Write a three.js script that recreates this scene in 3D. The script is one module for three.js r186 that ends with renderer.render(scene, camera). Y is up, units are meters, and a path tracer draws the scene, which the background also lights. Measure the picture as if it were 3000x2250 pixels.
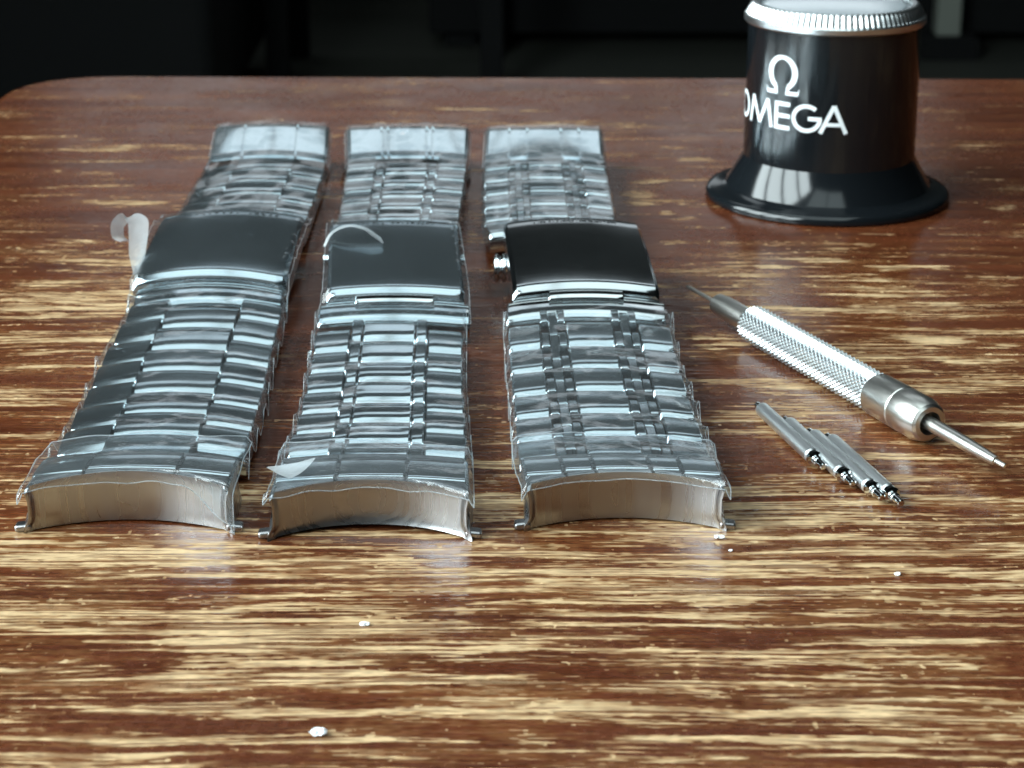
import * as THREE from 'three';
import { mergeGeometries, toCreasedNormals } from 'three/addons/utils/BufferGeometryUtils.js';
import { RectAreaLightUniformsLib } from 'three/addons/lights/RectAreaLightUniformsLib.js';
import { RoundedBoxGeometry } from 'three/addons/geometries/RoundedBoxGeometry.js';

// ------------------------------------------------------------------ camera, light, exposure
const scene = new THREE.Scene();
const renderer = new THREE.WebGLRenderer({ antialias: true });
renderer.setSize(1024, 768);
renderer.toneMapping = THREE.LinearToneMapping;
renderer.toneMappingExposure = 1.0;
renderer.shadowMap.enabled = true;
RectAreaLightUniformsLib.init();

const camera = new THREE.PerspectiveCamera(19.64, 4 / 3, 0.005, 30);
camera.position.set(0, 0.089, 0);
camera.rotation.set(-19.6 * Math.PI / 180, 0, 0);
camera.focus = 0.232;
camera.userData.fStop = 84;
scene.add(camera);

scene.background = new THREE.Color().setRGB(0.004, 0.005, 0.005);

const steelBar = new THREE.MeshStandardMaterial({ color: new THREE.Color().setRGB(0.55, 0.56, 0.56), roughness: 0.6 });
// a window: glowing panes between real bars, with an area light of the same size just in front of the panes
function makeWindow(name, at, to, w, h, strength, color, cols, rows, bar) {
  const g = new THREE.Group(); g.name = name; g.position.set(...at); g.lookAt(...to); g.userData.kind = 'structure'; scene.add(g);
  const glow = new THREE.MeshStandardMaterial({ color: 0x111111, roughness: 0.4, emissive: new THREE.Color(...color), emissiveIntensity: strength * 0.08 });
  for (let i = 0; i < cols; i++) for (let j = 0; j < rows; j++) {
    const p = new THREE.Mesh(new THREE.BoxGeometry(w / cols - bar, h / rows - bar, 0.004), glow);
    p.name = 'window_pane'; p.position.set(-w / 2 + (i + 0.5) * w / cols, -h / 2 + (j + 0.5) * h / rows, -0.012); g.add(p);
  }
  const bars = [];
  for (let i = 0; i <= cols; i++) { const b = new THREE.BoxGeometry(bar, h + bar, 0.03); b.translate(-w / 2 + i * w / cols, 0, 0.016); bars.push(b); }
  for (let j = 0; j <= rows; j++) { const b = new THREE.BoxGeometry(w + bar, bar, 0.026); b.translate(0, -h / 2 + j * h / rows, 0.016); bars.push(b); }
  const f = new THREE.Mesh(mergeGeometries(bars), steelBar); f.name = 'window_frame'; f.castShadow = true; g.add(f);
  const l = new THREE.RectAreaLight(new THREE.Color(...color), strength, w, h);
  l.name = name + '_daylight'; l.position.set(...at); l.lookAt(...to); scene.add(l);
}
makeWindow('window', [-0.95, 0.62, 0.05], [0, 0.2, -0.2], 1.6, 1.0, 13.0, [0.83, 0.965, 0.99], 4, 1, 0.06);
makeWindow('roof_window', [-0.1, 1.5, 0.2], [-0.1, 0, 0.19], 1.1, 2.3, 1.75, [0.80, 0.965, 0.985], 2, 3, 0.03);
makeWindow('far_window', [-0.05, 0.95, -4.7], [-0.05, 0.95, 0], 1.9, 0.5, 0.8, [0.86, 0.95, 1.0], 3, 1, 0.05);
makeWindow('added_high_window', [-0.1, 3.95, -4.6], [-0.1, 1.2, -1], 3.0, 1.0, 1.2, [0.84, 0.95, 1.0], 3, 1, 0.05);  // added, unseen: placed only so the rear end links reflect something bright

// ------------------------------------------------------------------ helpers (geometry is written in millimetres)
const MM = 0.001;
let seed = 7; const rnd = () => ((seed = (seed * 1664525 + 1013904223) >>> 0) / 4294967296);
const col = (r, g, b) => new THREE.Color().setRGB(r, g, b);
const clamp = (x, a, b) => Math.min(b, Math.max(a, x));
const mix = (a, b, k) => a + (b - a) * k;
const smooth = (a, b, x) => { const k = clamp((x - a) / (b - a), 0, 1); return k * k * (3 - 2 * k); };
const HS = 4096, lattice = new Float32Array(HS * 4); for (let i = 0; i < lattice.length; i++) lattice[i] = rnd();
const hash = (i, j) => lattice[((Math.imul(i, 73856093) ^ Math.imul(j, 19349663)) >>> 0) & (HS * 4 - 1)];
function noise(x, y) {
  const i = Math.floor(x), j = Math.floor(y); let u = x - i, v = y - j; u = u * u * (3 - 2 * u); v = v * v * (3 - 2 * v);
  const a = hash(i, j), b = hash(i + 1, j), c = hash(i, j + 1), d = hash(i + 1, j + 1);
  return a + (b - a) * u + (c - a) * v + (a - b - c + d) * u * v;
}
const lerpTable = (tab) => (t) => {
  if (t <= tab[0][0]) return tab[0][1];
  for (let i = 1; i < tab.length; i++) if (t <= tab[i][0]) { const k = (t - tab[i - 1][0]) / (tab[i][0] - tab[i - 1][0]); return mix(tab[i - 1][1], tab[i][1], k); }
  return tab[tab.length - 1][1];
};
const used = {};
const numbered = (n) => { used[n] = (used[n] ?? -1) + 1; return used[n] ? `${n}_${String(used[n]).padStart(3, '0')}` : n; };
function thing(name, label, category, at, group) {
  const g = new THREE.Group(); g.name = numbered(name); g.position.set(at[0] * MM, at[1] * MM, at[2] * MM);
  g.userData = { label, category }; if (group) g.userData.group = group;
  g.origin = at; scene.add(g); return g;
}
// geometry in world millimetres becomes a child of the thing `parent` (or of a part of it)
function part(parent, name, geo, mat, label) {
  let root = parent; while (root && !root.origin) root = root.parent;
  const o = root ? root.origin : [0, 0, 0];
  geo.translate(-o[0], -o[1], -o[2]); geo.scale(MM, MM, MM);
  const m = new THREE.Mesh(geo, mat); m.name = name; m.castShadow = m.receiveShadow = true; if (label) m.userData.label = label;
  parent.add(m); return m;
}
// a grid of points [row][column] -> geometry
function gridGeo(P, closeCols = false) {
  const R = P.length, C = P[0].length, pos = [], idx = [], uv = [];
  for (let r = 0; r < R; r++) for (let c = 0; c < C; c++) { pos.push(...P[r][c]); uv.push(P[r][c][0] * 0.05, P[r][c][2] * 0.05); }
  const CC = closeCols ? C : C - 1;
  for (let r = 0; r < R - 1; r++) for (let c = 0; c < CC; c++) { const d = (c + 1) % C; idx.push(r * C + c, (r + 1) * C + c, (r + 1) * C + d, r * C + c, (r + 1) * C + d, r * C + d); }
  const g = new THREE.BufferGeometry();
  g.setAttribute('position', new THREE.Float32BufferAttribute(pos, 3)); g.setAttribute('uv', new THREE.Float32BufferAttribute(uv, 2)); g.setIndex(idx);
  return g;
}
// columns of closed profiles -> solid with capped ends
function loftSolid(columns, crease = 0.6) {
  const C = columns.length, N = columns[0].length, pos = [], idx = [];
  for (const c of columns) for (const p of c) pos.push(...p);
  for (let i = 0; i < C - 1; i++) for (let k = 0; k < N; k++) { const n = (k + 1) % N; idx.push(i * N + k, i * N + n, (i + 1) * N + n, i * N + k, (i + 1) * N + n, (i + 1) * N + k); }
  for (const [i, flip] of [[0, true], [C - 1, false]]) {
    const m = [0, 0, 0]; for (const p of columns[i]) for (let a = 0; a < 3; a++) m[a] += p[a] / N;
    const at = pos.length / 3; pos.push(...m);
    for (let k = 0; k < N; k++) { const n = (k + 1) % N; flip ? idx.push(at, i * N + n, i * N + k) : idx.push(at, i * N + k, i * N + n); }
  }
  let g = new THREE.BufferGeometry(); g.setAttribute('position', new THREE.Float32BufferAttribute(pos, 3)); g.setIndex(idx);
  g = toCreasedNormals(g, crease);
  const p = g.getAttribute('position'), uv = new Float32Array(p.count * 2);
  for (let i = 0; i < p.count; i++) { uv[2 * i] = p.getX(i) * 0.05; uv[2 * i + 1] = p.getZ(i) * 0.05; }
  g.setAttribute('uv', new THREE.BufferAttribute(uv, 2)); return g;
}
function dataTexture(data, n, m, srgb) {
  const t = new THREE.DataTexture(data, n, m, THREE.RGBAFormat); t.wrapS = t.wrapT = THREE.MirroredRepeatWrapping;
  t.magFilter = THREE.LinearFilter; t.minFilter = THREE.LinearFilter; if (srgb) t.colorSpace = THREE.SRGBColorSpace; t.needsUpdate = true; return t;
}
const toSRGB = (x) => 255 * (x <= 0.0031308 ? 12.92 * x : 1.055 * Math.pow(x, 1 / 2.4) - 0.055);

// ------------------------------------------------------------------ the table
// worn streaks: [x mm, t mm (distance from the camera's foot), half length, half depth, strength]
const STREAKS = [[-21.8,400.8,21.2,0.92,0.6], [-8.6,400.2,8.0,1.4,0.9], [-18.0,383.6,9.4,1.04,0.8], [-70.3,403.6,2.5,0.96,0.7], [-70.7,369.6,7.3,1.96,1.0], [-74.3,354.4,1.5,1.48,1.0], [-67.0,352.8,3.1,1.28,0.8], [-58.5,333.8,6.6,1.44,1.0], [-63.2,310.8,4.5,1.32,1.0], [-58.4,306.4,2.9,0.84,0.7], [-71.2,302.5,1.5,1.36,0.9], [-64.9,291.2,5.3,0.76,0.6], [-56.4,282.1,4.6,0.96,0.7], [-64.4,278.8,3.1,1.2,0.8], [-59.8,275.8,7.1,1.64,0.8,0.03], [-87.8,377.6,1.2,0.84,0.7], [53.8,265.9,3.8,2.16,1.2], [61.7,264.0,2.6,0.88,0.9,0.2], [56.2,258.2,4.5,0.8,0.8,0.12], [55.8,298.6,5.4,1.2,1.0], [50.2,292.4,2.4,1.04,1.0], [57.6,281.4,2.2,0.84,0.7], [26.4,264.3,3.6,1.52,0.9], [55.9,298.8,5.6,1.36,1.0], [43.3,302.5,5.9,1.12,0.8], [36.6,298.8,3.1,1.2,1.0], [51.6,310.6,2.0,1.16,0.9], [44.0,317.5,1.7,1.2,0.8], [54.2,315.5,3.0,0.88,0.7], [75.3,330.6,3.4,1.64,1.0], [73.8,314.6,1.5,1.04,0.8], [19.8,338.4,3.2,3.04,1.0], [22.8,347.6,3.6,1.6,0.8,0.25], [30.8,361.3,3.5,1.52,1.0], [19.5,332.8,2.7,1.32,0.8], [23.7,327.6,1.3,1.4,1.0], [26.0,324.0,2.9,1.4,1.0], [27.2,370.0,2.7,1.0,0.7], [23.2,311.8,2.3,1.48,0.7], [-6.0,316.6,1.0,1.36,0.9], [-37.3,200.2,9.7,0.92,0.7], [-31.5,195.2,13.4,0.64,0.7], [-24.2,180.7,8.2,1.76,0.9], [-7.5,179.3,7.5,1.84,1.0], [-19.2,173.4,19.2,1.72,0.8], [-31.0,168.0,12.4,1.0,1.0], [-12.4,166.0,8.4,0.68,0.8], [-6.6,200.2,5.2,0.92,0.6], [11.0,189.3,11.0,0.96,0.9], [30.2,186.5,3.5,0.72,0.7], [7.9,181.6,7.9,0.8,0.9], [36.1,180.7,7.5,0.72,1.0], [22.8,176.1,4.4,0.64,0.9], [21.5,162.4,20.4,0.84,0.8], [30.2,167.8,6.2,0.6,0.8], [34.5,204.1,9.6,1.04,0.7], [45.8,201.6,2.5,0.92,0.8], [39.1,175.8,1.8,0.56,0.9], [11.9,171.3,4.0,0.72,0.8], [30.1,160.3,3.7,0.64,0.8], [16.0,159.6,3.4,0.72,0.9], [29.2,174.2,2.4,0.52,0.8], [4.4,399.6,5.6,1.36,0.6], [26.7,401.6,4.1,1.4,0.5], [79.6,372.0,8.2,0.8,0.35], [74.4,354.2,7.2,0.92,0.3]];
const NX = 2048, NT = 2048, X0 = -105, XW = 210, T0 = 150, TW = 285;
function woodMaps() {
  const extra = new Float32Array(NX * NT);
  for (const [sx, st, hx, ht, s, slope = 0] of STREAKS) {
    const i0 = Math.max(0, Math.floor((sx - 1.5 * hx - X0) / XW * NX)), i1 = Math.min(NX - 1, Math.ceil((sx + 1.5 * hx - X0) / XW * NX));
    const dt = 1.5 * ht + Math.abs(slope) * hx * 1.5;
    const j0 = Math.max(0, Math.floor((st - dt - T0) / TW * NT)), j1 = Math.min(NT - 1, Math.ceil((st + dt - T0) / TW * NT));
    for (let j = j0; j <= j1; j++) for (let i = i0; i <= i1; i++) {
      const X = X0 + i / NX * XW, T = T0 + j / NT * TW, a = (X - sx) / hx, b = (T - st - slope * (X - sx)) / ht + (noise(X / 2.5 + 9, T / 3) - 0.5) * 0.9;
      const d = a * a + b * b; if (d < 2.2) extra[j * NX + i] += s * Math.exp(-d * d * 1.1);
    }
  }
  const color = new Uint8Array(NX * NT * 4), rough = new Uint8Array(NX * NT * 4), bump = new Uint8Array(NX * NT * 4);
  for (let j = 0; j < NT; j++) for (let i = 0; i < NX; i++) {
    const X = X0 + i / NX * XW, T = T0 + j / NT * TW, at = j * NX + i;
    const W = T + 2.2 * (noise(X / 45, T / 26) - 0.5) + 0.7 * (noise(X / 11 + 40, T / 5) - 0.5);
    // each fibre of the grain is shifted along its length, so that worn streaks end in ragged steps
    const fr = W / 0.42, fi = Math.floor(fr), fk = smooth(0.3, 0.7, fr - fi), sh = mix(hash(fi, 91), hash(fi + 1, 91), fk), sh2 = mix(hash(fi, 17), hash(fi + 1, 17), fk), XS = X + 7 * sh;
    const g1 = noise(XS / 10 + 3.7, W / 0.9), g2 = noise((X + 3 * sh2) / 3 + 50, W / 0.4 + 9), g3 = noise(X / 20 + 90, W / 2.2 + 4), g4 = noise(X / 0.8, W / 0.3 + 31), g5 = noise(X / 6.5 + 11, T / 4.2 + 17), g6 = noise(X / 15 + 7 + 2 * sh, W / 0.34);
    // how far the varnish is gone: most in front, where arms rub, and in patches
    let wear = Math.max(0.92 * smooth(262, 200, T), 0.76 * smooth(338, 285, T) * smooth(-22, -44, X), 0.76 * smooth(335, 290, T) * smooth(14, 32, X) * (1 - 0.35 * smooth(46, 66, X)), 0.12);
    wear += 0.36 * (noise(X / 28 + 5, T / 16 + 2) - 0.5) + 0.44 * (g5 - 0.5) - 0.14 * smooth(8, 40, X) * smooth(190, 166, T);
    const n = 0.27 * g1 + 0.19 * g2 + 0.21 * g3 + 0.13 * g4 + 0.20 * g6 + extra[at] * 0.30 * (0.25 + g2);
    const chip = noise(X / 0.55 + 300, T / 0.5) * noise(X / 0.9 + 20, T / 0.8 + 60) > 0.72 - 0.12 * g5 ? 1.5 : 0;
    const th = mix(0.735, 0.49, clamp(wear, 0, 1)), k = (n - th) / 0.085 + chip;
    const half = smooth(-1.9, -0.15, k + 1.2 * (g5 - 0.5)), line = 0.75 * smooth(0.47, 0.3, noise(X / 9 + 33, W / 0.3 + 77)) + 0.35 * smooth(0.4, 0.2, noise(X / 3 + 8, W / 0.6 + 21)), bare = smooth(-0.25, 0.5, k) * (1 - Math.min(0.9, line)), light = smooth(0.5, 1.7, k);
    const v = noise(X / 22 + 70, W / 1.7), fine = noise(X / 0.9 + 5, W / 0.18), spot = noise(X / 0.5, T / 0.5 + 8), tone = 0.65 * light + 0.35 * g2;
    const dark = [mix(0.058, 0.112, v), mix(0.0140, 0.030, v), mix(0.0055, 0.0105, v)];
    const mid = [mix(0.11, 0.175, v), mix(0.039, 0.070, v), mix(0.014, 0.025, v)];
    const pale = [mix(0.27, 0.58, tone), mix(0.145, 0.405, tone), mix(0.060, 0.225, tone)];
    const grain = 0.70 + 0.38 * fine + 0.22 * spot;
    for (let c = 0; c < 3; c++) color[at * 4 + c] = clamp(toSRGB(mix(mix(dark[c], mid[c], half * 0.85), pale[c], bare) * grain), 0, 255);
    color[at * 4 + 3] = 255;
    const r = clamp(mix(0.24, 0.50, bare) + 0.10 * (noise(X / 7, T / 7) - 0.5) + 0.10 * (spot - 0.5), 0.1, 0.9) * 255;
    rough[at * 4] = rough[at * 4 + 1] = rough[at * 4 + 2] = r; rough[at * 4 + 3] = 255;
    const h = 255 * clamp(0.62 - 0.30 * bare + 0.14 * (fine - 0.5) + 0.10 * (spot - 0.5) + 0.2 * (g2 - 0.5), 0, 1);
    bump[at * 4] = bump[at * 4 + 1] = bump[at * 4 + 2] = h; bump[at * 4 + 3] = 255;
  }
  return [dataTexture(color, NX, NT, true), dataTexture(rough, NX, NT), dataTexture(bump, NX, NT)];
}
const [woodColor, woodRough, woodBump] = woodMaps();
const wood = new THREE.MeshPhysicalMaterial({ map: woodColor, roughnessMap: woodRough, roughness: 1, bumpMap: woodBump, bumpScale: 0.00010, ior: 1.45 });
{
  const t = thing('wooden_table', 'worn dark varnished wooden table under the watch bracelets', 'table', [150, -740, -100]);
  const L = -97, R = 620, B = -360, F = 427, rr = 22, s = new THREE.Shape();
  s.moveTo(L, B); s.lineTo(R, B); s.lineTo(R, F - 6); s.lineTo(L + rr, F + 4.2); s.quadraticCurveTo(L, F + 4.5, L, F - rr + 4); s.lineTo(L, B);
  const g = new THREE.ExtrudeGeometry(s, { depth: 20, bevelEnabled: true, bevelThickness: 2, bevelSize: 2, bevelOffset: -2, bevelSegments: 4, curveSegments: 16 });
  g.rotateX(-Math.PI / 2); g.translate(0, -22, 0);
  const p = g.getAttribute('position'), uv = g.getAttribute('uv');
  for (let i = 0; i < p.count; i++) uv.setXY(i, (p.getX(i) - X0) / XW, (-p.getZ(i) + p.getY(i) - T0) / TW);
  part(t, 'tabletop', g, wood);
  for (const [x, z] of [[-50, -380], [570, -380], [-50, 310], [570, 310]]) {
    const l = new RoundedBoxGeometry(50, 718.5, 50, 2, 3); l.translate(x, -740 + 359.25, z);
    part(t, 'leg', l, new THREE.MeshStandardMaterial({ color: col(0.06, 0.02, 0.01), roughness: 0.4 }));
  }
}

// ------------------------------------------------------------------ the dark room behind the table
{
  const floor = new THREE.Mesh(new THREE.PlaneGeometry(9, 9).rotateX(-Math.PI / 2), new THREE.MeshStandardMaterial({ color: col(0.075, 0.08, 0.065), roughness: 0.8 }));
  floor.name = 'floor'; floor.position.set(0, -0.74, -2.4); floor.receiveShadow = true; floor.userData.kind = 'structure'; scene.add(floor);
  const wall = new THREE.Mesh(new THREE.BoxGeometry(9, 5.6, 0.1), new THREE.MeshStandardMaterial({ color: col(0.17, 0.175, 0.17), roughness: 0.9 }));
  wall.name = 'wall'; wall.position.set(0, 2.06, -4.95); wall.userData.kind = 'structure'; scene.add(wall);
  const black = new THREE.MeshStandardMaterial({ color: col(0.005, 0.0055, 0.006), roughness: 0.9 });
  const cab = thing('cabinet', 'black cabinet standing in the dark beyond the table', 'cabinet', [900, -740, -4450]);
  const body = new RoundedBoxGeometry(2200, 900, 380, 2, 6); body.translate(940, -740 + 480, -4450); part(cab, 'cabinet_body', body, black);
  for (const x of [-100, 1980]) { const f = new RoundedBoxGeometry(60, 40, 320, 2, 3); f.translate(x, -720, -4450); part(cab, 'foot', f, black); }
  const chair = thing('chair', 'dark blue upholstered chair seat edge beyond the table', 'chair', [-220, -740, -4000]);
  const blue = new THREE.MeshStandardMaterial({ color: col(0.012, 0.016, 0.028), roughness: 0.8 });
  const seat = new RoundedBoxGeometry(420, 80, 420, 3, 20); seat.translate(-220, -740 + 440, -4000); part(chair, 'seat', seat, blue);
  const back = new RoundedBoxGeometry(420, 460, 40, 3, 18); back.translate(-220, -740 + 710, -4190); part(chair, 'backrest', back, blue);
  for (const [x, z] of [[-405, -3815], [-35, -3815], [-405, -4185], [-35, -4185]]) { const l = new RoundedBoxGeometry(40, 400.5, 40, 2, 4); l.translate(x, -740 + 200.25, z); part(chair, 'leg', l, black); }
  const dark_backdrop = thing('dark_backdrop', 'black low block added to darken the view beyond the table corner', 'dark_backdrop', [-1300, -740, -3700]);  // added black block, keeps the left background dark above the table edge
  const base = new RoundedBoxGeometry(1700, 330, 800, 3, 30); base.translate(-1300, -740 + 215, -3700); part(dark_backdrop, 'backdrop_base', base, black);
  const rest = new RoundedBoxGeometry(1700, 420, 200, 3, 40); rest.translate(-1300, -740 + 592, -3990); part(dark_backdrop, 'backrest', rest, black);
  for (const x of [-2080, -520]) { const f = new RoundedBoxGeometry(60, 49.5, 700, 2, 4); f.translate(x, -740 + 24.75, -3700); part(dark_backdrop, 'foot', f, black); }
  const stand = thing('stand', 'pale square post on a black foot beyond the loupe', 'stand', [826, -740, -4200]);
  const post = new RoundedBoxGeometry(46, 900, 46, 2, 4); post.translate(826, -740 + 490, -4200); part(stand, 'post', post, new THREE.MeshStandardMaterial({ color: col(0.34, 0.37, 0.32), roughness: 0.6 }));
  const foot = new RoundedBoxGeometry(110, 40, 110, 2, 4); foot.translate(826, -720, -4200); part(stand, 'foot', foot, black);
}

// ------------------------------------------------------------------ materials of the small things
function speckle(n, fx, fy, lo, hi) {
  const d = new Uint8Array(n * n * 4);
  for (let j = 0; j < n; j++) for (let i = 0; i < n; i++) {
    const v = 255 * mix(lo, hi, 0.6 * noise(i / fx, j / fy) + 0.4 * noise(i / fx * 3.1 + 40, j / fy * 3.1)); const a = (j * n + i) * 4; d[a] = d[a + 1] = d[a + 2] = v; d[a + 3] = 255;
  }
  const t = dataTexture(d, n, n); t.wrapS = t.wrapT = THREE.RepeatWrapping; return t;
}
const brushed = speckle(256, 34, 1.6, 0.55, 1.0), blotch = speckle(256, 12, 12, 0.82, 1.0), crinkle = speckle(512, 26, 26, 0, 1);
const steel = new THREE.MeshPhysicalMaterial({ color: col(0.62, 0.65, 0.66), metalness: 1, roughness: 0.21, roughnessMap: brushed });
const polished = new THREE.MeshPhysicalMaterial({ color: col(0.66, 0.69, 0.70), metalness: 1, roughness: 0.12, roughnessMap: blotch });
const satin = new THREE.MeshPhysicalMaterial({ color: col(0.40, 0.395, 0.40), metalness: 1, roughness: 0.36, roughnessMap: brushed });
const mirror = new THREE.MeshPhysicalMaterial({ color: col(0.56, 0.60, 0.62), metalness: 1, roughness: 0.15, roughnessMap: blotch });
const nickel = new THREE.MeshPhysicalMaterial({ color: col(0.72, 0.70, 0.66), metalness: 1, roughness: 0.34, roughnessMap: blotch });
const filmMat = (rough, bump, clear = 1) => new THREE.MeshPhysicalMaterial({ color: col(0.90, 0.95, 0.98), transmission: clear, thickness: 0, ior: 1.5, roughness: rough, bumpMap: crinkle, bumpScale: bump, side: THREE.DoubleSide });
const film = filmMat(0.11, 0.00002, 0.988), filmHazy = filmMat(0.12, 0.00002, 0.980), filmMilky = filmMat(0.13, 0.00003, 0.962), filmWhite = filmMat(0.3, 0.00005, 0.85), filmCurl = filmMat(0.28, 0.00008, 0.76);

// ------------------------------------------------------------------ bracelets
// t is the distance from the camera's foot along the table, f runs from -1 (left edge) to 1 (right edge)
function makeBracelet(spec) {
  const xc = lerpTable(spec.xc), hw = lerpTable(spec.hw), top = lerpTable(spec.top), arch = spec.arch;
  const root = thing(spec.name, spec.label, 'watch bracelet', [xc(280), 0, -280], 'watch bracelets laid out in a row');
  const surf = (f, t) => top(t) - arch * f * f;
  // one piece of a link, or a clasp plate: rolled front and back, arched across
  function piece(parent, name, f0, f1, t0, t1, mat, o = {}) {
    const { th = 3, rf = 2.3, hf = 1.15, rr = 1.6, hr = 0.8, dy = 0, crown = 0.08, gap = 0.07, y = surf, X = xc, H = hw, nc = 6, bev = 0.16, tilt = 0 } = o;
    const prof = [[t0 + 0.15, -th], [t0, -th * 0.7]];
    for (let k = 0; k <= 5; k++) { const a = k / 5 * Math.PI / 2; prof.push([t0 + rf * (1 - Math.cos(a)), -hf * (1 - Math.sin(a))]); }
    for (let k = 1; k <= 4; k++) { const q = k / 5; prof.push([mix(t0 + rf, t1 - rr, q), crown * 4 * q * (1 - q)]); }
    for (let k = 0; k <= 4; k++) { const a = k / 4 * Math.PI / 2; prof.push([t1 - rr * (1 - Math.sin(a)), -hr * (1 - Math.cos(a))]); }
    prof.push([t1, -th * 0.7], [t1 - 0.15, -th]);
    const tm = (t0 + t1) / 2, w = H(tm), a0 = f0 + gap / w, a1 = f1 - gap / w, e = bev / w;
    const fs = [[a0, -bev], [a0 + e, 0]]; for (let k = 1; k < nc; k++) fs.push([mix(a0 + e, a1 - e, k / nc), 0]); fs.push([a1 - e, 0], [a1, -bev]);
    const cols = fs.map(([f, d]) => prof.map(([t, p]) => [X(t) + f * H(tm), Math.max(0.02, y(f, t) + dy + tilt * (t - tm) + p + (p > -th * 0.6 ? d : 0)), -t]));
    return part(parent, name, loftSolid(cols), mat);
  }
  // the curved end link that hugs the watch case; dir 1: its case side faces the camera, -1: away from it
  function endLink(tIn, tOut, dir, yTop, mat, o = {}) {
    const { foot = 0.3, sag = 2.6, groove = spec.grooves, drop = 0, slope = 0 } = o, cols = [], L = tIn - tOut;
    const fs = [-0.99, -0.96, -0.93, 0.93, 0.96, 0.99]; for (let k = 0; k <= 40; k++) fs.push(-1 + k / 20);
    for (const g of groove) for (const s of [-1, 1]) fs.push(s * (g - 0.022), s * (g - 0.012), s * (g + 0.012), s * (g + 0.022));
    fs.push(-0.975, -0.95, 0.95, 0.975); fs.sort((a, b) => a - b); for (let k = fs.length - 1; k > 0; k--) if (fs[k] - fs[k - 1] < 0.005) fs.splice(k, 1);
    for (const f of fs) {
      const w = hw(tOut), a = Math.abs(f), tf = tOut + dir * sag * (1 - f * f), rim = smooth(0.93, 0.985, a);
      const inGroove = groove.some((g) => Math.abs(a - g) < 0.016) ? -0.4 : 0;
      const edge = -0.35 * smooth(0.95, 1, a);
      const prof = [], yt = (q) => yTop + slope * q - spec.endArch * f * f - drop * q * q + edge;
      const low = 0.08 + spec.low * (1 - Math.pow(a, 3)), yb = a > 0.94 ? 0.03 : low;
      const X = (y) => xc(tOut) + f * w + Math.sign(f) * foot * smooth(0.9, 1, a) * smooth(1.25, 0.3, y) - Math.sign(f) * 0.25 * a * smooth(0.6, 1.6, y) * smooth(4.6, 3.2, y);
      prof.push([X(yb), yb + 0.05, -tIn], [X(3), yt(1) - 1.4, -tIn]);
      for (const q of [1, 0.93, 0.8, 0.62, 0.45, 0.28, 0.13, 0.05]) prof.push([xc(mix(tOut, tIn, q)) + f * mix(w, hw(tIn), q), yt(q) + (q < 0.97 && q > 0.02 ? inGroove : 0) - (q === 1 ? 0.25 : 0), -mix(tf, tIn, q)]);
      // the case side: a narrow lip, then a concave face that flares out at the bottom
      for (const q of [1, 0.94, 0.86, 0.74, 0.6, 0.46, 0.32, 0.24, 0.17, 0.11, 0.06, 0.02, 0]) {
        const y = mix(yb, yt(0) - 0.12, q), out = q > 0.97 ? 0 : -0.3 + 0.5 * rim + spec.flare * Math.pow(1 - q, 5) + 0.3 * Math.pow(q, 8);
        prof.push([X(y), y, -(tf - dir * out)]);
      }
      prof.push([X(0), Math.max(0.03, yb - 0.02), -(tf + dir * 0.5)]);
      if (dir < 0) prof.reverse();
      cols.push(prof);
    }
    const m = part(root, 'end_link', loftSolid(cols, 0.75), mat);
    if (dir > 0) for (const k of [-1, 1]) { // small feet at the corners
      const b = new RoundedBoxGeometry(1.7, 0.75, 1.5, 3, 0.3); b.rotateZ(-k * 0.12); b.translate(xc(tOut) + k * (hw(tOut) + 0.45), 0.46, -(tOut + 0.55)); part(m, 'foot', b, mat);
    }
    return m;
  }
  const C = spec.clasp;
  endLink(213.6, spec.front, 1, spec.endTop, satin);
  // polished plates that carry the link pattern on over the end link
  {
    const ends = [-1, ...spec.grooves.map((g) => -g).reverse(), ...spec.grooves, 1], flat = (f, t) => spec.endTop - spec.endArch * f * f + 0.16 - 0.05 * (t - spec.front - 4), near = root.children[0];
    for (let k = 0; k < ends.length - 1; k++) {
      const m = Math.min(Math.abs(ends[k]), Math.abs(ends[k + 1])), inside = ends[k] * ends[k + 1] < 0 ? 0 : m, t0 = spec.front + 2.6 * (1 - inside * inside) + 0.55;
      piece(near, 'plate', ends[k], ends[k + 1], t0, 213.2, polished, { y: flat, th: 0.5, rf: 1.1, hf: 0.3, rr: 1.2, hr: 0.35, crown: 0.03, gap: 0.14, bev: 0.12 });
    }
  }
  // ---- links
  function rows(t0, n, pitch, near) {
    for (let k = 0; k < n; k++) {
      const a = t0 + k * pitch, link = new THREE.Group(); link.name = 'link'; root.add(link);
      for (const [f0, f1, shift, len, m, o] of spec.pattern) {
        const s = a + shift * pitch, e = s + len * pitch;
        if (e > (near ? C.t0 - 3.4 : 348.5) || s < (near ? 212.6 : 297)) continue;
        piece(link, o?.name ?? (f0 * f1 < 0 ? 'centre_piece' : 'side_piece'), f0, f1, s, e, m, { ...o, tilt: (rnd() - 0.5) * 0.03, dy: (o?.dy ?? 0) + (rnd() - 0.5) * 0.12 });
      }
      if (!link.children.length) root.remove(link);
    }
  }
  rows(spec.row0, 9, spec.pitch, true);
  rows(299, 7, spec.pitch, false);
  // ---- clasp
  const cx = lerpTable(C.xc), ch = lerpTable(C.hw), clasp = new THREE.Group(); clasp.name = 'clasp'; root.add(clasp);
  const cy = (f, t) => { const q = (t - C.t0) / (C.t1 - C.t0); return C.y + C.rise * q + C.bow * 4 * q * (1 - q) - C.arch * f * f; };
  piece(clasp, 'clasp_cover', -1, 1, C.t0, C.t1, mirror, { y: cy, X: cx, H: ch, th: 3.2, rf: 1.5, hf: 1.1, rr: 5.2, hr: 0.9, nc: 14, bev: 0.5, crown: 0 });
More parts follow.
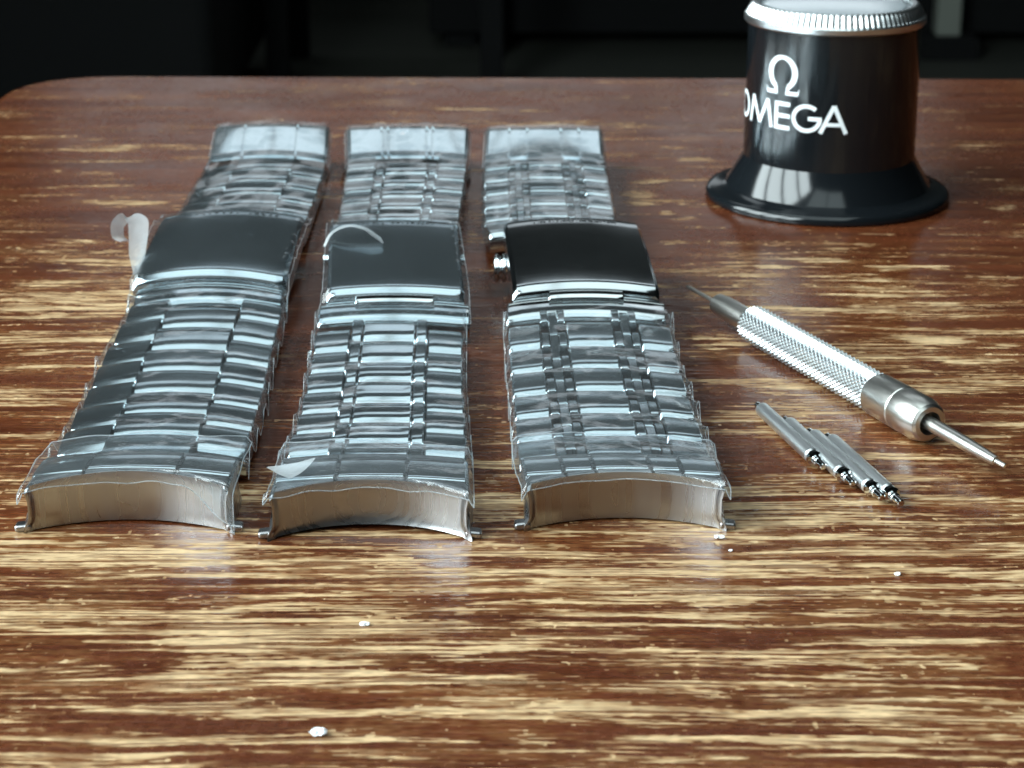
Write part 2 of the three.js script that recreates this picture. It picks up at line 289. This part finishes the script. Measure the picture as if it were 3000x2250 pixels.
  piece(clasp, 'clasp_base', -0.93, 0.93, C.t0 - 0.5, C.t1 - 0.6, satin, { y: (f, t) => cy(f, t) - 3.4, X: cx, H: ch, th: 2.2, nc: 10 });
  piece(clasp, 'clasp_front_lip', -C.lip, C.lip, C.t0 - 4.6, C.t0 - 0.1, polished, { y: (f, t) => cy(f, C.t0) - 1.5 - 0.12 * (C.t0 - t), X: cx, H: ch, th: 2.6, rf: 3.4, hf: 1.0, nc: 12, rr: 0.6, hr: 0.3 });
  if (C.tab) piece(clasp, 'release_tab', C.tab[0], C.tab[1], C.t0 - 1.9, C.t0 - 0.15, polished, { y: (f, t) => cy(f, C.t0) - 0.62 - 0.1 * (C.t0 - t), X: cx, H: ch, th: 0.9, rf: 0.9, hf: 0.55, rr: 0.2, hr: 0.1, nc: 10 });
  for (const [side, r, out, tb, yb] of C.buttons) {
    const prof = [[0.01, 0], [r * 0.86, 0], [r, 0.12], [r, 0.5], [r * 0.82, 0.62], [r * 0.82, 1.0], [r, 1.12], [r, 1.5], [r * 0.85, 1.66], [0.01, 1.72]].map(([a, b]) => new THREE.Vector2(a, b * out / 1.72));
    const g = new THREE.LatheGeometry(prof, 28); g.rotateZ(side < 0 ? Math.PI / 2 : -Math.PI / 2); g.translate(cx(tb) + side * (ch(tb) - 0.1), yb, -tb);
    part(clasp, 'push_button', g, polished);
  }
  // a line of fine engraved characters along the clasp's rear edge, too small to read
  const marks = [];
  for (let k = 0; k < C.engraved; k++) {
    if (rnd() < 0.12) continue;
    const f = mix(-0.55, 0.62, k / (C.engraved - 1)), t = C.t1 - 3.2, n = 2 + Math.floor(rnd() * 2);
    for (let q = 0; q < n; q++) {
      const vertical = rnd() < 0.5, b = new THREE.BoxGeometry(vertical ? 0.09 : 0.32, 0.07, vertical ? 0.75 : 0.16);
      b.translate(cx(t) + f * ch(t) + (rnd() - 0.5) * 0.3, cy(f, t) - 0.9 * (1 - Math.sqrt(Math.max(0, 1 - ((5.2 - C.t1 + t) / 5.2) ** 2))) + 0.05 + q * 0.004, -t + (rnd() - 0.5) * 0.5); marks.push(b);
    }
  }
  part(clasp, 'engraving', mergeGeometries(marks), polished);
  endLink(346.5, spec.back, -1, spec.backTop, polished, { foot: 0.5, sag: 1.2, groove: spec.backGrooves ?? spec.grooves, slope: spec.backSlope, drop: spec.backDrop });

  // ---- clear protective film
  const N2 = (a, b) => noise(a + spec.noise, b + spec.noise * 0.7) - 0.5;
  // the cut edge of a film sheet, thick enough to catch the light
  function cutEdge(filmPart, P, sides) {
    const R = P.length - 1, C = P[0].length - 1, lines = { front: P[R], back: P[0], left: P.map((r) => r[0]), right: P.map((r) => r[C]) };
    const tubes = sides.map((s) => new THREE.TubeGeometry(new THREE.CatmullRomCurve3(lines[s].map((p) => new THREE.Vector3(...p))), lines[s].length * 2, sides.length > 3 ? 0.06 : 0.04, 5));
    part(filmPart, 'film_edge', mergeGeometries(tubes), filmWhite);
  }
  function sheet(name, parent, fs, ts, yFn, mat, xFn, edges) {
    const P = ts.map((t) => fs.map((f) => { const y = yFn(f, t), X = xFn ? xFn(f, t) : xc(t) + f * hw(t); return [X, y, -t]; }));
    const g = gridGeo(P); g.computeVertexNormals();
    const m = part(parent, name, g, mat); if (edges) cutEdge(m, P, edges); return m;
  }
  const range = (a, b, n) => Array.from({ length: n + 1 }, (_, i) => mix(a, b, i / n));
  const hang = (f, t, amount) => { const a = Math.abs(f); return a > 1 ? -amount * Math.pow((a - 1) / 0.05, 0.8) : 0; };
  const fsWide = [...range(-1.05, -0.98, 7), ...range(-0.95, 0.95, 44), ...range(0.98, 1.05, 7)];
  // over the links in front of the clasp
  sheet('protective_film', root, fsWide, range(spec.front + 10.5, C.t0 - 4.2, 110), (f, t) => {
    const ph = ((t - spec.row0) / spec.pitch) % 1, dip = 0.2 * Math.pow(Math.abs(Math.cos(Math.PI * ph)), 8);
    return surf(f, t) + 0.42 + 0.2 * spec.crumple - dip * 0.5 + spec.crumple * (N2(f * 3, t / 4.4) * 0.6 + N2(f * 8 + 30, t / 2.2) * 0.17) + hang(f, t, 1.5 + 1.1 * Math.sin(t * 2 * Math.PI / spec.pitch) + 2 * N2(9, t / 2));
  }, spec.film, null, ['left', 'right']);
  // over the links behind the clasp
  sheet('protective_film', root, fsWide, range(300, 347.5, 70), (f, t) => surf(f, t) + 0.45 + spec.crumple * N2(f * 4 + 60, t / 4) * 0.45 + hang(f, t, 1.6 + 2 * N2(19, t / 3)), spec.film);
  // over the front end link: it lies across the arch and hangs in front of the case side
  {
    const rowsN = 46, P = [];
    for (let r = 0; r <= rowsN; r++) {
      const q = r / rowsN, line = [];
      for (const f of fsWide) {
        const tf = spec.front + 2.6 * (1 - f * f) - 0.45, back = spec.front + 12.4 + 1.3 * N2(f * 3 + 4, 3) + spec.filmSkew * f, k = Math.min(1, q / 0.78);
        let t = mix(back, tf, k), y = spec.endTop - spec.endArch * f * f + 0.48 + 0.34 * N2(f * 4 + 7, t / 3.4) * spec.crumple + 0.1 * N2(f * 9, t / 2.2);
        if (t > 213) y = Math.max(surf(f, t) + 0.72 + 0.2 * N2(f * 6, t / 2), y - 0.05 * (t - 213));
        if (q > 0.78) { const h = (q - 0.78) / 0.22, low = spec.endTop - spec.endArch - 0.25 + 0.5 * N2(f * 4 + 80, 5) - spec.overhang * smooth(0.5, 1, f * spec.overSide); y = mix(y, Math.min(y - 0.12, low), Math.pow(h, 1.3)); t -= 0.35 * Math.sin(h * Math.PI * 0.6) + 0.1 * N2(f * 9, h * 3); }
        if (Math.abs(f) > 1) y += hang(f, t, 1.1 + 1.6 * N2(33, t / 3));
        line.push([xc(t) + f * hw(t) * 1.005, y, -t]);
      }
      P.push(line);
    }
    const g = gridGeo(P); g.computeVertexNormals(); cutEdge(part(root, 'protective_film', g, filmMilky), P, ['front', 'back', 'left', 'right']);
  }
  // over the rear end link
  sheet('protective_film', root, range(-1.04, 1.04, 40), range(345.4, spec.back - 0.3, 26), (f, t) => {
    const q = (t - 346.5) / (spec.back - 346.5);
    return spec.backTop + spec.backSlope * (1 - q) - spec.backDrop * (1 - q) * (1 - q) - spec.endArch * f * f + 0.35 + 0.35 * N2(f * 5 + 90, t / 3) + hang(f, t, 1.4);
  }, filmMilky, null, ['left', 'right', 'back']);
  if (C.film) sheet('clasp_film', clasp, range(-1.05, 1.05, 44), range(C.t0 - 4.9, C.t1 + 0.8, 60), (f, t) => {
    let y = t < C.t0 ? cy(f, C.t0) - 0.55 - 0.28 * (C.t0 - t) : cy(f, t) + 0.28;
    if (t > C.t1 - 2) y -= 0.3 * (t - C.t1 + 2);
    const ragged = Math.abs(f) > 0.93 ? 0.7 * N2(f > 0 ? 3 : 40, t / 1.4) : 0;
    return y + 0.14 * N2(f * 3 + 20, t / 6) + ragged + (Math.abs(f) > 1 ? -0.5 : 0);
  }, film, (f, t) => cx(t) + f * ch(t), ['left', 'right', 'back']);
  // ribbons of film that curl up: list of [x, y, t, half width, twist]
  for (const rib of spec.curls ?? []) {
    const c = new THREE.CatmullRomCurve3(rib.map(([x, y, t]) => new THREE.Vector3(x, y, -t))), n = 60, P = [];
    for (let i = 0; i <= n; i++) {
      const q = i / n, p = c.getPoint(q), s = q * (rib.length - 1), a = Math.min(rib.length - 2, Math.floor(s)), k = s - a, wd = mix(rib[a][3], rib[a + 1][3], k), tw = mix(rib[a][4], rib[a + 1][4], k);
      const tan = c.getTangent(q), side = new THREE.Vector3(Math.cos(tw), 0, Math.sin(tw)).addScaledVector(tan, -tan.dot(new THREE.Vector3(Math.cos(tw), 0, Math.sin(tw)))).normalize(), nor = new THREE.Vector3().crossVectors(side, tan);
      const line = []; for (let j = -4; j <= 4; j++) { const v = p.clone().addScaledVector(side, wd * j / 4).addScaledVector(nor, 0.14 * wd * (j / 4) * (j / 4)); line.push([v.x, v.y, v.z]); } P.push(line);
    }
    const g = gridGeo(P); g.computeVertexNormals(); part(root, 'film_curl', g, filmCurl);
  }
  return { root, xc, hw, top, surf, cx, cy, ch };
}
const S = steel, Pm = polished;
makeBracelet({
  name: 'watch_bracelet', label: 'steel watch bracelet with domed three-piece links and a film curl at its clasp', noise: 3.1, flare: 0.15,
  xc: [[205, -38.6], [219, -38.1], [236, -38.3], [250, -38.7], [262, -38.5], [280, -39.0], [318, -39.1], [342, -38.9], [358, -39.4]],
  hw: [[205, 10.2], [219, 10.05], [250, 10.0], [262, 9.7], [300, 9.5], [342, 9.4], [358, 9.3]],
  top: [[212, 5.4], [220, 5.1], [235, 4.6], [250, 4.6], [262, 5.2], [300, 5.4], [320, 4.7], [346, 4.8]], arch: 1.1, endArch: 0.75, low: 0.15,
  front: 205.4, endTop: 5.75, back: 358.5, backTop: 7.2, backSlope: -2.6, backDrop: 0.3, grooves: [0.46], crumple: 0.7, film, filmSkew: 0.7, overhang: 3.4, overSide: 1,
  row0: 211.6, pitch: 7.35,
  pattern: [[-0.47, 0.47, 0.32, 0.97, S, { rf: 4.0, hf: 1.7 }], [-1, -0.47, 0.85, 0.97, S, { rf: 3.4, hf: 1.45 }], [0.47, 1, 0.85, 0.97, S, { rf: 3.4, hf: 1.45 }]],
  clasp: { xc: [[265, -38.8], [277, -39.3], [300, -38.9]], hw: [[268, 9.7], [277, 9.8], [300, 10.3]], t0: 275.2, t1: 301, y: 6.5, rise: 1.9, bow: 0.35, arch: 1.2, lip: 0.98, engraved: 14, film: true,
    buttons: [], },
  curls: [[[-48.7, 4.6, 277, 0.4, 0.2], [-49.7, 6.4, 283, 1.1, 0.1], [-50.1, 8.0, 287, 1.3, 0], [-50.6, 9.2, 289.5, 1.4, -0.2], [-52.0, 9.5, 290.5, 1.3, -0.5], [-53.2, 8.6, 290, 1.2, -0.9], [-53.1, 7.3, 289, 1.1, -1.1], [-52.2, 6.9, 288, 0.7, -1.2]]],
});
makeBracelet({
  name: 'watch_bracelet', label: 'steel watch bracelet with flat five-piece links and a folded film corner on its end link', noise: 17.4, flare: 0.45,
  xc: [[204, -14.2], [218, -14.2], [228, -14.3], [243, -14.7], [259, -15.0], [300, -16.2], [343, -16.6], [357, -17.1]],
  hw: [[204, 9.9], [218, 9.5], [228, 9.2], [243, 8.95], [262, 9.0], [310, 8.6], [343, 9.4], [357, 10.0]],
  top: [[212, 5.0], [220, 4.6], [235, 4.1], [250, 4.1], [262, 4.8], [300, 5.2], [320, 4.5], [346, 4.6]], arch: 0.45, endArch: 0.5, low: 0.5,
  front: 203.7, endTop: 5.5, back: 357.5, backTop: 7.0, backSlope: -2.7, backDrop: 0.1, grooves: [0.36], backGrooves: [0.32, 0.42], crumple: 0.55, film, filmSkew: -0.9, overhang: 0.3, overSide: 1,
  row0: 211.0, pitch: 7.0,
  pattern: [[-0.36, 0.36, 0.30, 0.96, Pm, { rf: 3.4, hf: 1.5, rr: 2.4, hr: 1.1 }], [-0.52, -0.36, 0.30, 0.96, S, { name: 'inner_piece', dy: -0.1, rf: 2.4, nc: 2 }], [0.36, 0.52, 0.30, 0.96, S, { name: 'inner_piece', dy: -0.1, rf: 2.4, nc: 2 }], [-1, -0.52, 0.80, 0.97, S, { rf: 3.0, hf: 1.35 }], [0.52, 1, 0.80, 0.97, S, { rf: 3.0, hf: 1.35 }]],
  clasp: { xc: [[265, -14.8], [270, -14.8], [297, -16.5]], hw: [[264, 9.2], [270, 8.9], [297, 8.7]], t0: 268.6, t1: 297.5, y: 6.2, rise: 1.7, bow: 0.25, arch: 0.5, lip: 1.05, tab: [-0.56, 0.56], engraved: 16, film: true,
    buttons: [[-1, 0.9, 0.9, 288, 4.3], [1, 0.9, 0.9, 288, 4.3]] },
  curls: [[[-25.2, 6.4, 287, 0.25, 0.9], [-24.2, 8.0, 288, 0.4, 1.1], [-22.2, 8.9, 288, 0.5, 1.3], [-20.0, 8.9, 287, 0.65, 1.5], [-18.2, 8.3, 285, 0.85, 1.5], [-17.2, 7.9, 283.5, 0.25, 1.5]],
    [[-24.8, 5.7, 208.8, 0.12, 1.5], [-23.5, 5.9, 207.8, 0.8, 1.45], [-22.2, 6.1, 206.9, 1.6, 1.4], [-20.9, 6.3, 206.2, 2.5, 1.4]]],
});
makeBracelet({
  name: 'watch_bracelet', label: 'steel watch bracelet with open gaps beside its centre links under wrinkled film', noise: 41.9, flare: 0.15,
  xc: [[206, 11.4], [216, 10.7], [229, 10.3], [245, 9.8], [259, 9.45], [268, 9.3], [292, 7.6], [306, 5.5], [342, 5.2], [357, 5.25]],
  hw: [[206, 9.9], [216, 10.1], [229, 10.0], [259, 10.0], [268, 9.9], [306, 9.35], [342, 9.6], [357, 9.4]],
  top: [[212, 5.0], [220, 4.7], [235, 4.2], [250, 4.2], [262, 5.0], [300, 5.0], [320, 4.5], [346, 4.6]], arch: 0.7, endArch: 0.4, low: 0.15,
  front: 205.9, endTop: 5.45, back: 357, backTop: 6.9, backSlope: -2.6, backDrop: 0.3, grooves: [0.29, 0.6], crumple: 1.1, film: filmHazy, filmSkew: -0.6, overhang: 0.3, overSide: -1,
  row0: 211.4, pitch: 7.75,
  pattern: [[-0.29, 0.29, 0.36, 0.94, S], ...[-1, 1].flatMap((k) => [[0.39, 0.50, 0.80, 0.97, -0.3, 'inner_piece', 1.3], [0.50, 0.60, 0.36, 0.52, -0.25, 'spacer', 0.8], [0.29, 0.39, 0.36, 0.52, -0.25, 'spacer', 0.8]].map(([a, b, sh, len, dy, name, rf]) => [k > 0 ? a : -b, k > 0 ? b : -a, sh, len, S, { name, dy, nc: 2, rf: 0.5, hf: 0.2, rr: 0.4, hr: 0.15, gap: 0.04, bev: 0.08 }])), [-1, -0.6, 0.30, 0.96, S, { rf: 1.9 }], [0.6, 1, 0.30, 0.96, S, { rf: 1.9 }]],
  clasp: { xc: [[264, 9.3], [269, 9.4], [294, 8.05]], hw: [[264, 9.9], [269, 9.4], [294, 9.3]], t0: 268.2, t1: 295, y: 6.9, rise: 2.0, bow: 0.35, arch: 0.8, lip: 1.03, tab: [-0.5, 0.5], engraved: 26, film: false,
    buttons: [[-1, 1.9, 1.7, 287, 3.4], [1, 1.6, 0.7, 287, 3.4]] },
});

// ------------------------------------------------------------------ spring bar tool
{
  const A = new THREE.Vector3(23.5, 2.62, -280.6), Bp = new THREE.Vector3(51.9, 2.62, -216.7), dir = Bp.clone().sub(A), Ltot = dir.length(); dir.normalize();
  const tool = thing('spring_bar_tool', 'steel spring bar tool with a knurled grip lying across the table', 'watch tool', [37, 0, -248]);
  const place = (g) => { g.applyQuaternion(new THREE.Quaternion().setFromUnitVectors(new THREE.Vector3(0, 1, 0), dir)); g.translate(A.x, A.y, A.z); return g; };
  const lathe = (pts, seg = 40) => { const g = new THREE.LatheGeometry(pts.map(([s, r]) => new THREE.Vector2(r, s)), seg); return place(toCreasedNormals(g, 0.5)); };
  const sc = Ltot / 69.9, nick = nickel;
  // parts, by distance from the fork's tip
  const fork = new RoundedBoxGeometry(1.0, 9.5, 0.42, 2, 0.12); fork.translate(0, 4.6, 0); part(tool, 'fork', place(fork), nick);
  part(tool, 'collar', lathe([[7.6, 0.01], [7.6, 0.9], [7.9, 1.35], [9.2, 1.45], [9.5, 1.5], [15.6, 1.5], [16.4, 1.5], [16.4, 0.01]]), nick);
  { // knurled grip: rows of small pyramids
    const n = 28, per = 8, rowsN = 34 * 8, s0 = 16.1 * sc, s1 = 45.6 * sc, P = [], tri = (x) => Math.abs(2 * (x - Math.floor(x)) - 1);
    for (let i = 0; i <= rowsN; i++) {
      const q = i / rowsN, s = mix(s0, s1, q), line = [], end = Math.min(1, Math.min(q, 1 - q) * 40);
      for (let k = 0; k < n * per; k++) {
        const a = k / (n * per), u = a * n, v = q * 34, h = Math.min(tri(u + v), tri(u - v)), r = mix(1.85, 2.18 + 0.24 * h, end);
        line.push([r * Math.cos(a * 2 * Math.PI), s, r * Math.sin(a * 2 * Math.PI)]);
      }
      P.push(line);
    }
    const g = gridGeo(P, true); part(tool, 'knurled_grip', place(toCreasedNormals(g, 0.35)), new THREE.MeshPhysicalMaterial({ color: col(0.50, 0.52, 0.53), metalness: 1, roughness: 0.3, roughnessMap: blotch }));
  }
  part(tool, 'end_cap', lathe([[45.3, 0.01], [45.3, 2.35], [45.6, 2.5], [50.6, 2.56], [50.75, 2.48], [50.9, 2.56], [54.3, 2.56], [55.6, 2.2], [55.9, 1.9], [55.9, 1.35], [55.3, 1.2], [53.5, 1.15], [53.5, 0.01]], 56), nick);
  part(tool, 'pin', lathe([[53.0, 0.01], [53.0, 0.8], [58, 0.8], [63, 0.76], [66.6, 0.62], [68.2, 0.52], [68.25, 0.3], [69.6, 0.28], [69.75, 0.2], [69.8, 0.01]].map(([s, r]) => [s * sc, r]), 28), nick);
}
// ------------------------------------------------------------------ spring bars
{
  const ends = [[28.3, 240.4, 33.3, 221.4], [30.9, 235.6, 35.9, 216.0], [33.2, 231.8, 38.2, 212.8], [35.0, 230.3, 40.0, 211.0]];
  const where = ['lying outermost on the bracelet side of the row of four', 'second in the row of four, counted from the bracelet', 'third in the row of four, counted from the bracelet', 'lying outermost on the far side of the row of four'];
  const prof = [[0, 0.01], [0, 0.34], [0.15, 0.42], [1.15, 0.42], [1.2, 0.6], [1.5, 0.76], [1.8, 0.84], [16.6, 0.84], [16.8, 0.68], [17.1, 0.68], [17.25, 0.88], [17.75, 0.88], [17.9, 0.55], [18.6, 0.55], [18.7, 0.45], [20.0, 0.4], [20.1, 0.28], [20.1, 0.01]];
  const barMat = new THREE.MeshPhysicalMaterial({ color: col(0.70, 0.72, 0.73), metalness: 1, roughness: 0.42, roughnessMap: blotch });
  ends.forEach(([x0, t0, x1, t1], i) => {
    const A = new THREE.Vector3(x0, 0.89, -t0), d = new THREE.Vector3(x1 - x0, 0, -t1 + t0).normalize(), q = new THREE.Quaternion().setFromUnitVectors(new THREE.Vector3(0, 1, 0), d);
    const o = thing('spring_bar', 'thin steel spring bar ' + where[i], 'spring bar', [(x0 + x1) / 2, 0, -(t0 + t1) / 2], 'spring bars lying in a row of four');
    const cut = (a, b) => { const g = new THREE.LatheGeometry(prof.slice(a, b).map(([s, r]) => new THREE.Vector2(r, s)), 24); const h = toCreasedNormals(g, 0.5); h.applyQuaternion(q); h.translate(A.x, A.y, A.z); return h; };
    part(o, 'pin', cut(0, 5), polished); part(o, 'barrel', cut(4, 9), barMat); part(o, 'pin', cut(8, prof.length), polished);
  });
}
// ------------------------------------------------------------------ loupe
{
  const cx = 49.4, cz = -338.4, lo = thing('eye_loupe', 'black eye loupe with white lettering and a knurled metal rim', 'loupe', [cx, 0, cz]);
  const black = new THREE.MeshPhysicalMaterial({ color: col(0.006, 0.0075, 0.009), roughness: 0.13, roughnessMap: blotch, ior: 1.52 });
  const profile = [[17.6, 0.02], [18.6, 0.04], [18.95, 0.2], [19.0, 0.65], [18.85, 1.1], [18.5, 1.45]];
  for (let k = 1; k <= 12; k++) { const a = k / 12 * Math.PI / 2; profile.push([18.5 - 5.2 * Math.sin(a), 1.5 + 5.0 * (1 - Math.cos(a))]); }
  profile.push([13.25, 12], [13.2, 20], [13.2, 27.5], [12.2, 27.6], [12.1, 9], [16.4, 1.2], [17.6, 0.02]);
  const g = new THREE.LatheGeometry(profile.map(([r, y]) => new THREE.Vector2(r, y)), 128); g.translate(cx, 0, cz);
  const b = part(lo, 'barrel', toCreasedNormals(g, 0.7), black);
  // knurled metal rim
  const ring = [[12.3, 27.4, 0], [13.5, 27.5, 0], [13.8, 27.8, 0], [13.8, 28.5, 0], [13.62, 28.75, 0.2], [13.5, 28.95, 1], [13.2, 29.6, 1], [12.85, 30.2, 1], [12.55, 30.5, 0.3], [12.2, 30.6, 0], [11.6, 30.45, 0], [11.4, 29.9, 0], [11.4, 27.4, 0]], teeth = 92, per = 8, P = [];
  for (const [r, y, k] of ring) { const line = []; for (let i = 0; i < teeth * per; i++) { const a = i / (teeth * per) * 2 * Math.PI, d = k * -0.2 * Math.pow(0.5 + 0.5 * Math.cos(a * teeth), 1.5); line.push([cx + (r + d) * Math.sin(a), y + d * 0.5, cz + (r + d) * Math.cos(a)]); } P.push(line); }
  part(lo, 'rim', toCreasedNormals(gridGeo(P, true), 0.5), new THREE.MeshPhysicalMaterial({ color: col(0.80, 0.83, 0.84), metalness: 1, roughness: 0.28 }));
  const lens = []; for (let k = 0; k <= 10; k++) lens.push(new THREE.Vector2(0.01 + 11.38 * k / 10, 30.5 - 0.4 * (k / 10) ** 2)); lens.push(new THREE.Vector2(11.38, 27.8)); for (let k = 10; k >= 0; k--) lens.push(new THREE.Vector2(0.01 + 11.38 * k / 10, 27.0 + 0.8 * (k / 10) ** 2));
  const lg = new THREE.LatheGeometry(lens, 96); lg.translate(cx, 0, cz);
  part(lo, 'lens', lg, new THREE.MeshPhysicalMaterial({ color: col(0.78, 0.86, 0.92), transmission: 0.62, thickness: 2, ior: 1.52, roughness: 0.16 }));
  // lettering, printed on the barrel: strokes bent round the cylinder, s = arc length from the front
  const R = 13.24, paint = new THREE.MeshStandardMaterial({ color: col(0.82, 0.86, 0.88), roughness: 0.5 });
  function stroke(pts, w, lift) { // pts: [s, y] or [s, y, width]
    const dense = []; for (let i = 0; i < pts.length - 1; i++) { const n = Math.max(2, Math.ceil(Math.hypot(pts[i + 1][0] - pts[i][0], pts[i + 1][1] - pts[i][1]) / 0.35)); for (let k = 0; k < n; k++) dense.push([0, 1, 2].map((a) => mix(pts[i][a] ?? w, pts[i + 1][a] ?? w, k / n))); }
    const e = pts[pts.length - 1]; dense.push([e[0], e[1], e[2] ?? w]);
    const P = dense.map((p, i) => { const a = dense[Math.max(0, i - 1)], c = dense[Math.min(dense.length - 1, i + 1)], dx = c[0] - a[0], dy = c[1] - a[1], l = Math.hypot(dx, dy) || 1; return [-1, 1].map((k) => { const s = p[0] - dy / l * k * p[2] / 2, y = p[1] + dx / l * k * p[2] / 2, t = s / R; return [cx + (R + lift) * Math.sin(t), y, cz + (R + lift) * Math.cos(t)]; }); });
    const q = gridGeo(P); q.computeVertexNormals(); return q;
  }
  const ell = (s, y, a, b, from, to, n = 40) => Array.from({ length: n + 1 }, (_, i) => { const t = mix(from, to, i / n) * Math.PI / 180; return [s + a * Math.cos(t), y + b * Math.sin(t)]; });
  const turn = 8.3, y0 = 12.9, H = 4.2, w = 0.62, L = [];
  const at = (deg) => deg * Math.PI / 180 * R; let lift = 0.02; const add = (p, ww = w) => L.push(stroke(p, ww, lift += 0.003));
  add(ell(at(-78 - turn), y0 + H / 2, 2.0, H / 2 - 0.25, 0, 360, 60));                                                     // O
  { const a = at(-65 - turn), z = at(-41.5 - turn), m = (a + z) / 2; add([[a, y0], [mix(a, z, 0.16), y0 + H]]); add([[mix(a, z, 0.16), y0 + H], [m, y0 + 0.35]]); add([[m, y0 + 0.35], [mix(a, z, 0.84), y0 + H]]); add([[mix(a, z, 0.84), y0 + H], [z, y0]]); } // M
  { const a = at(-37.6 - turn), z = at(-27 - turn); add([[a, y0], [a, y0 + H]]); for (const y of [0.3, H / 2, H - 0.3]) add([[a, y0 + y], [z, y0 + y]]); } // E
  { const c = at(-15.4 - turn); add(ell(c, y0 + H / 2, 2.05, H / 2 - 0.25, 48, 360, 60)); add([[c + 0.25, y0 + H / 2], [c + 2.3, y0 + H / 2]]); } // G
  { const a = at(-6 - turn), z = at(10.6 - turn), m = (a + z) / 2; add([[a, y0], [m, y0 + H]]); add([[m, y0 + H], [z, y0]]); add([[mix(a, m, 0.36), y0 + 1.35], [mix(z, m, 0.36), y0 + 1.35]], 0.55); } // A
  part(lo, 'lettering', mergeGeometries(L), paint);
  const O = [], c = at(-34 - turn), yb = 18.2; lift = 0.02;
  const arc = ell(c, yb + 3.25, 2.2, 2.35, -62, 242, 60).map(([s, y], i) => { const k = Math.abs(i / 60 - 0.5) * 2; return [s, y, 0.55 + 0.38 * Math.sin(k * Math.PI * 0.85)]; });
  O.push(stroke(arc, 0.7, lift += 0.003));
  for (const k of [-1, 1]) { O.push(stroke([[c + k * 0.72, yb + 0.28], [c + k * 2.75, yb + 0.28, 0.62]], 0.56, lift += 0.003)); O.push(stroke([[c + k * 1.1, yb + 0.1], [c + k * 1.02, yb + 1.2]], 0.55, lift += 0.003)); O.push(stroke([[c + k * 2.72, yb + 0.1, 0.3], [c + k * 2.95, yb + 1.0, 0.12]], 0.3, lift += 0.003)); }
  part(lo, 'emblem', mergeGeometries(O), paint);
}
// ------------------------------------------------------------------ crumbs of plastic on the table
{
  const white = new THREE.MeshPhysicalMaterial({ color: col(0.85, 0.87, 0.9), roughness: 0.35 });
  const list = [[-13.5, 184.1, 0.42, 'white plastic crumb alone on the pale worn streaks in front of the bracelets'], [-16, 163.4, 0.7, 'largest white plastic crumb, bent, on the dark varnish'], [20.7, 203.9, 0.5, 'tiny white crumb just off the end link of the gapped bracelet'], [21.6, 200.8, 0.25, 'minute white crumb in front of another beside an end link'], [37.1, 195.1, 0.38, 'small grey crumb on the worn wood in front of the spring bars']];
  for (const [x, t, r, label] of list) {
    const o = thing('plastic_crumb', label, 'crumb', [x, 0, -t], 'white crumbs scattered on the table');
    const g = new THREE.IcosahedronGeometry(r, 2), p = g.getAttribute('position');
    for (let i = 0; i < p.count; i++) { const k = 0.35 + 1.0 * noise(p.getX(i) * 2.3 / r + x, p.getY(i) * 2.3 / r + p.getZ(i) * 1.7 / r + t); p.setXYZ(i, p.getX(i) * k * 1.05, (p.getY(i) * k * 0.8 + r * 0.7) * 0.5, p.getZ(i) * k * 0.8); }
    g.computeVertexNormals(); g.translate(x, 0, -t); part(o, 'crumb', g, white);
  }
}
scene.traverse((o) => { if (o.isMesh) { o.castShadow = true; o.receiveShadow = true; } });
renderer.render(scene, camera);
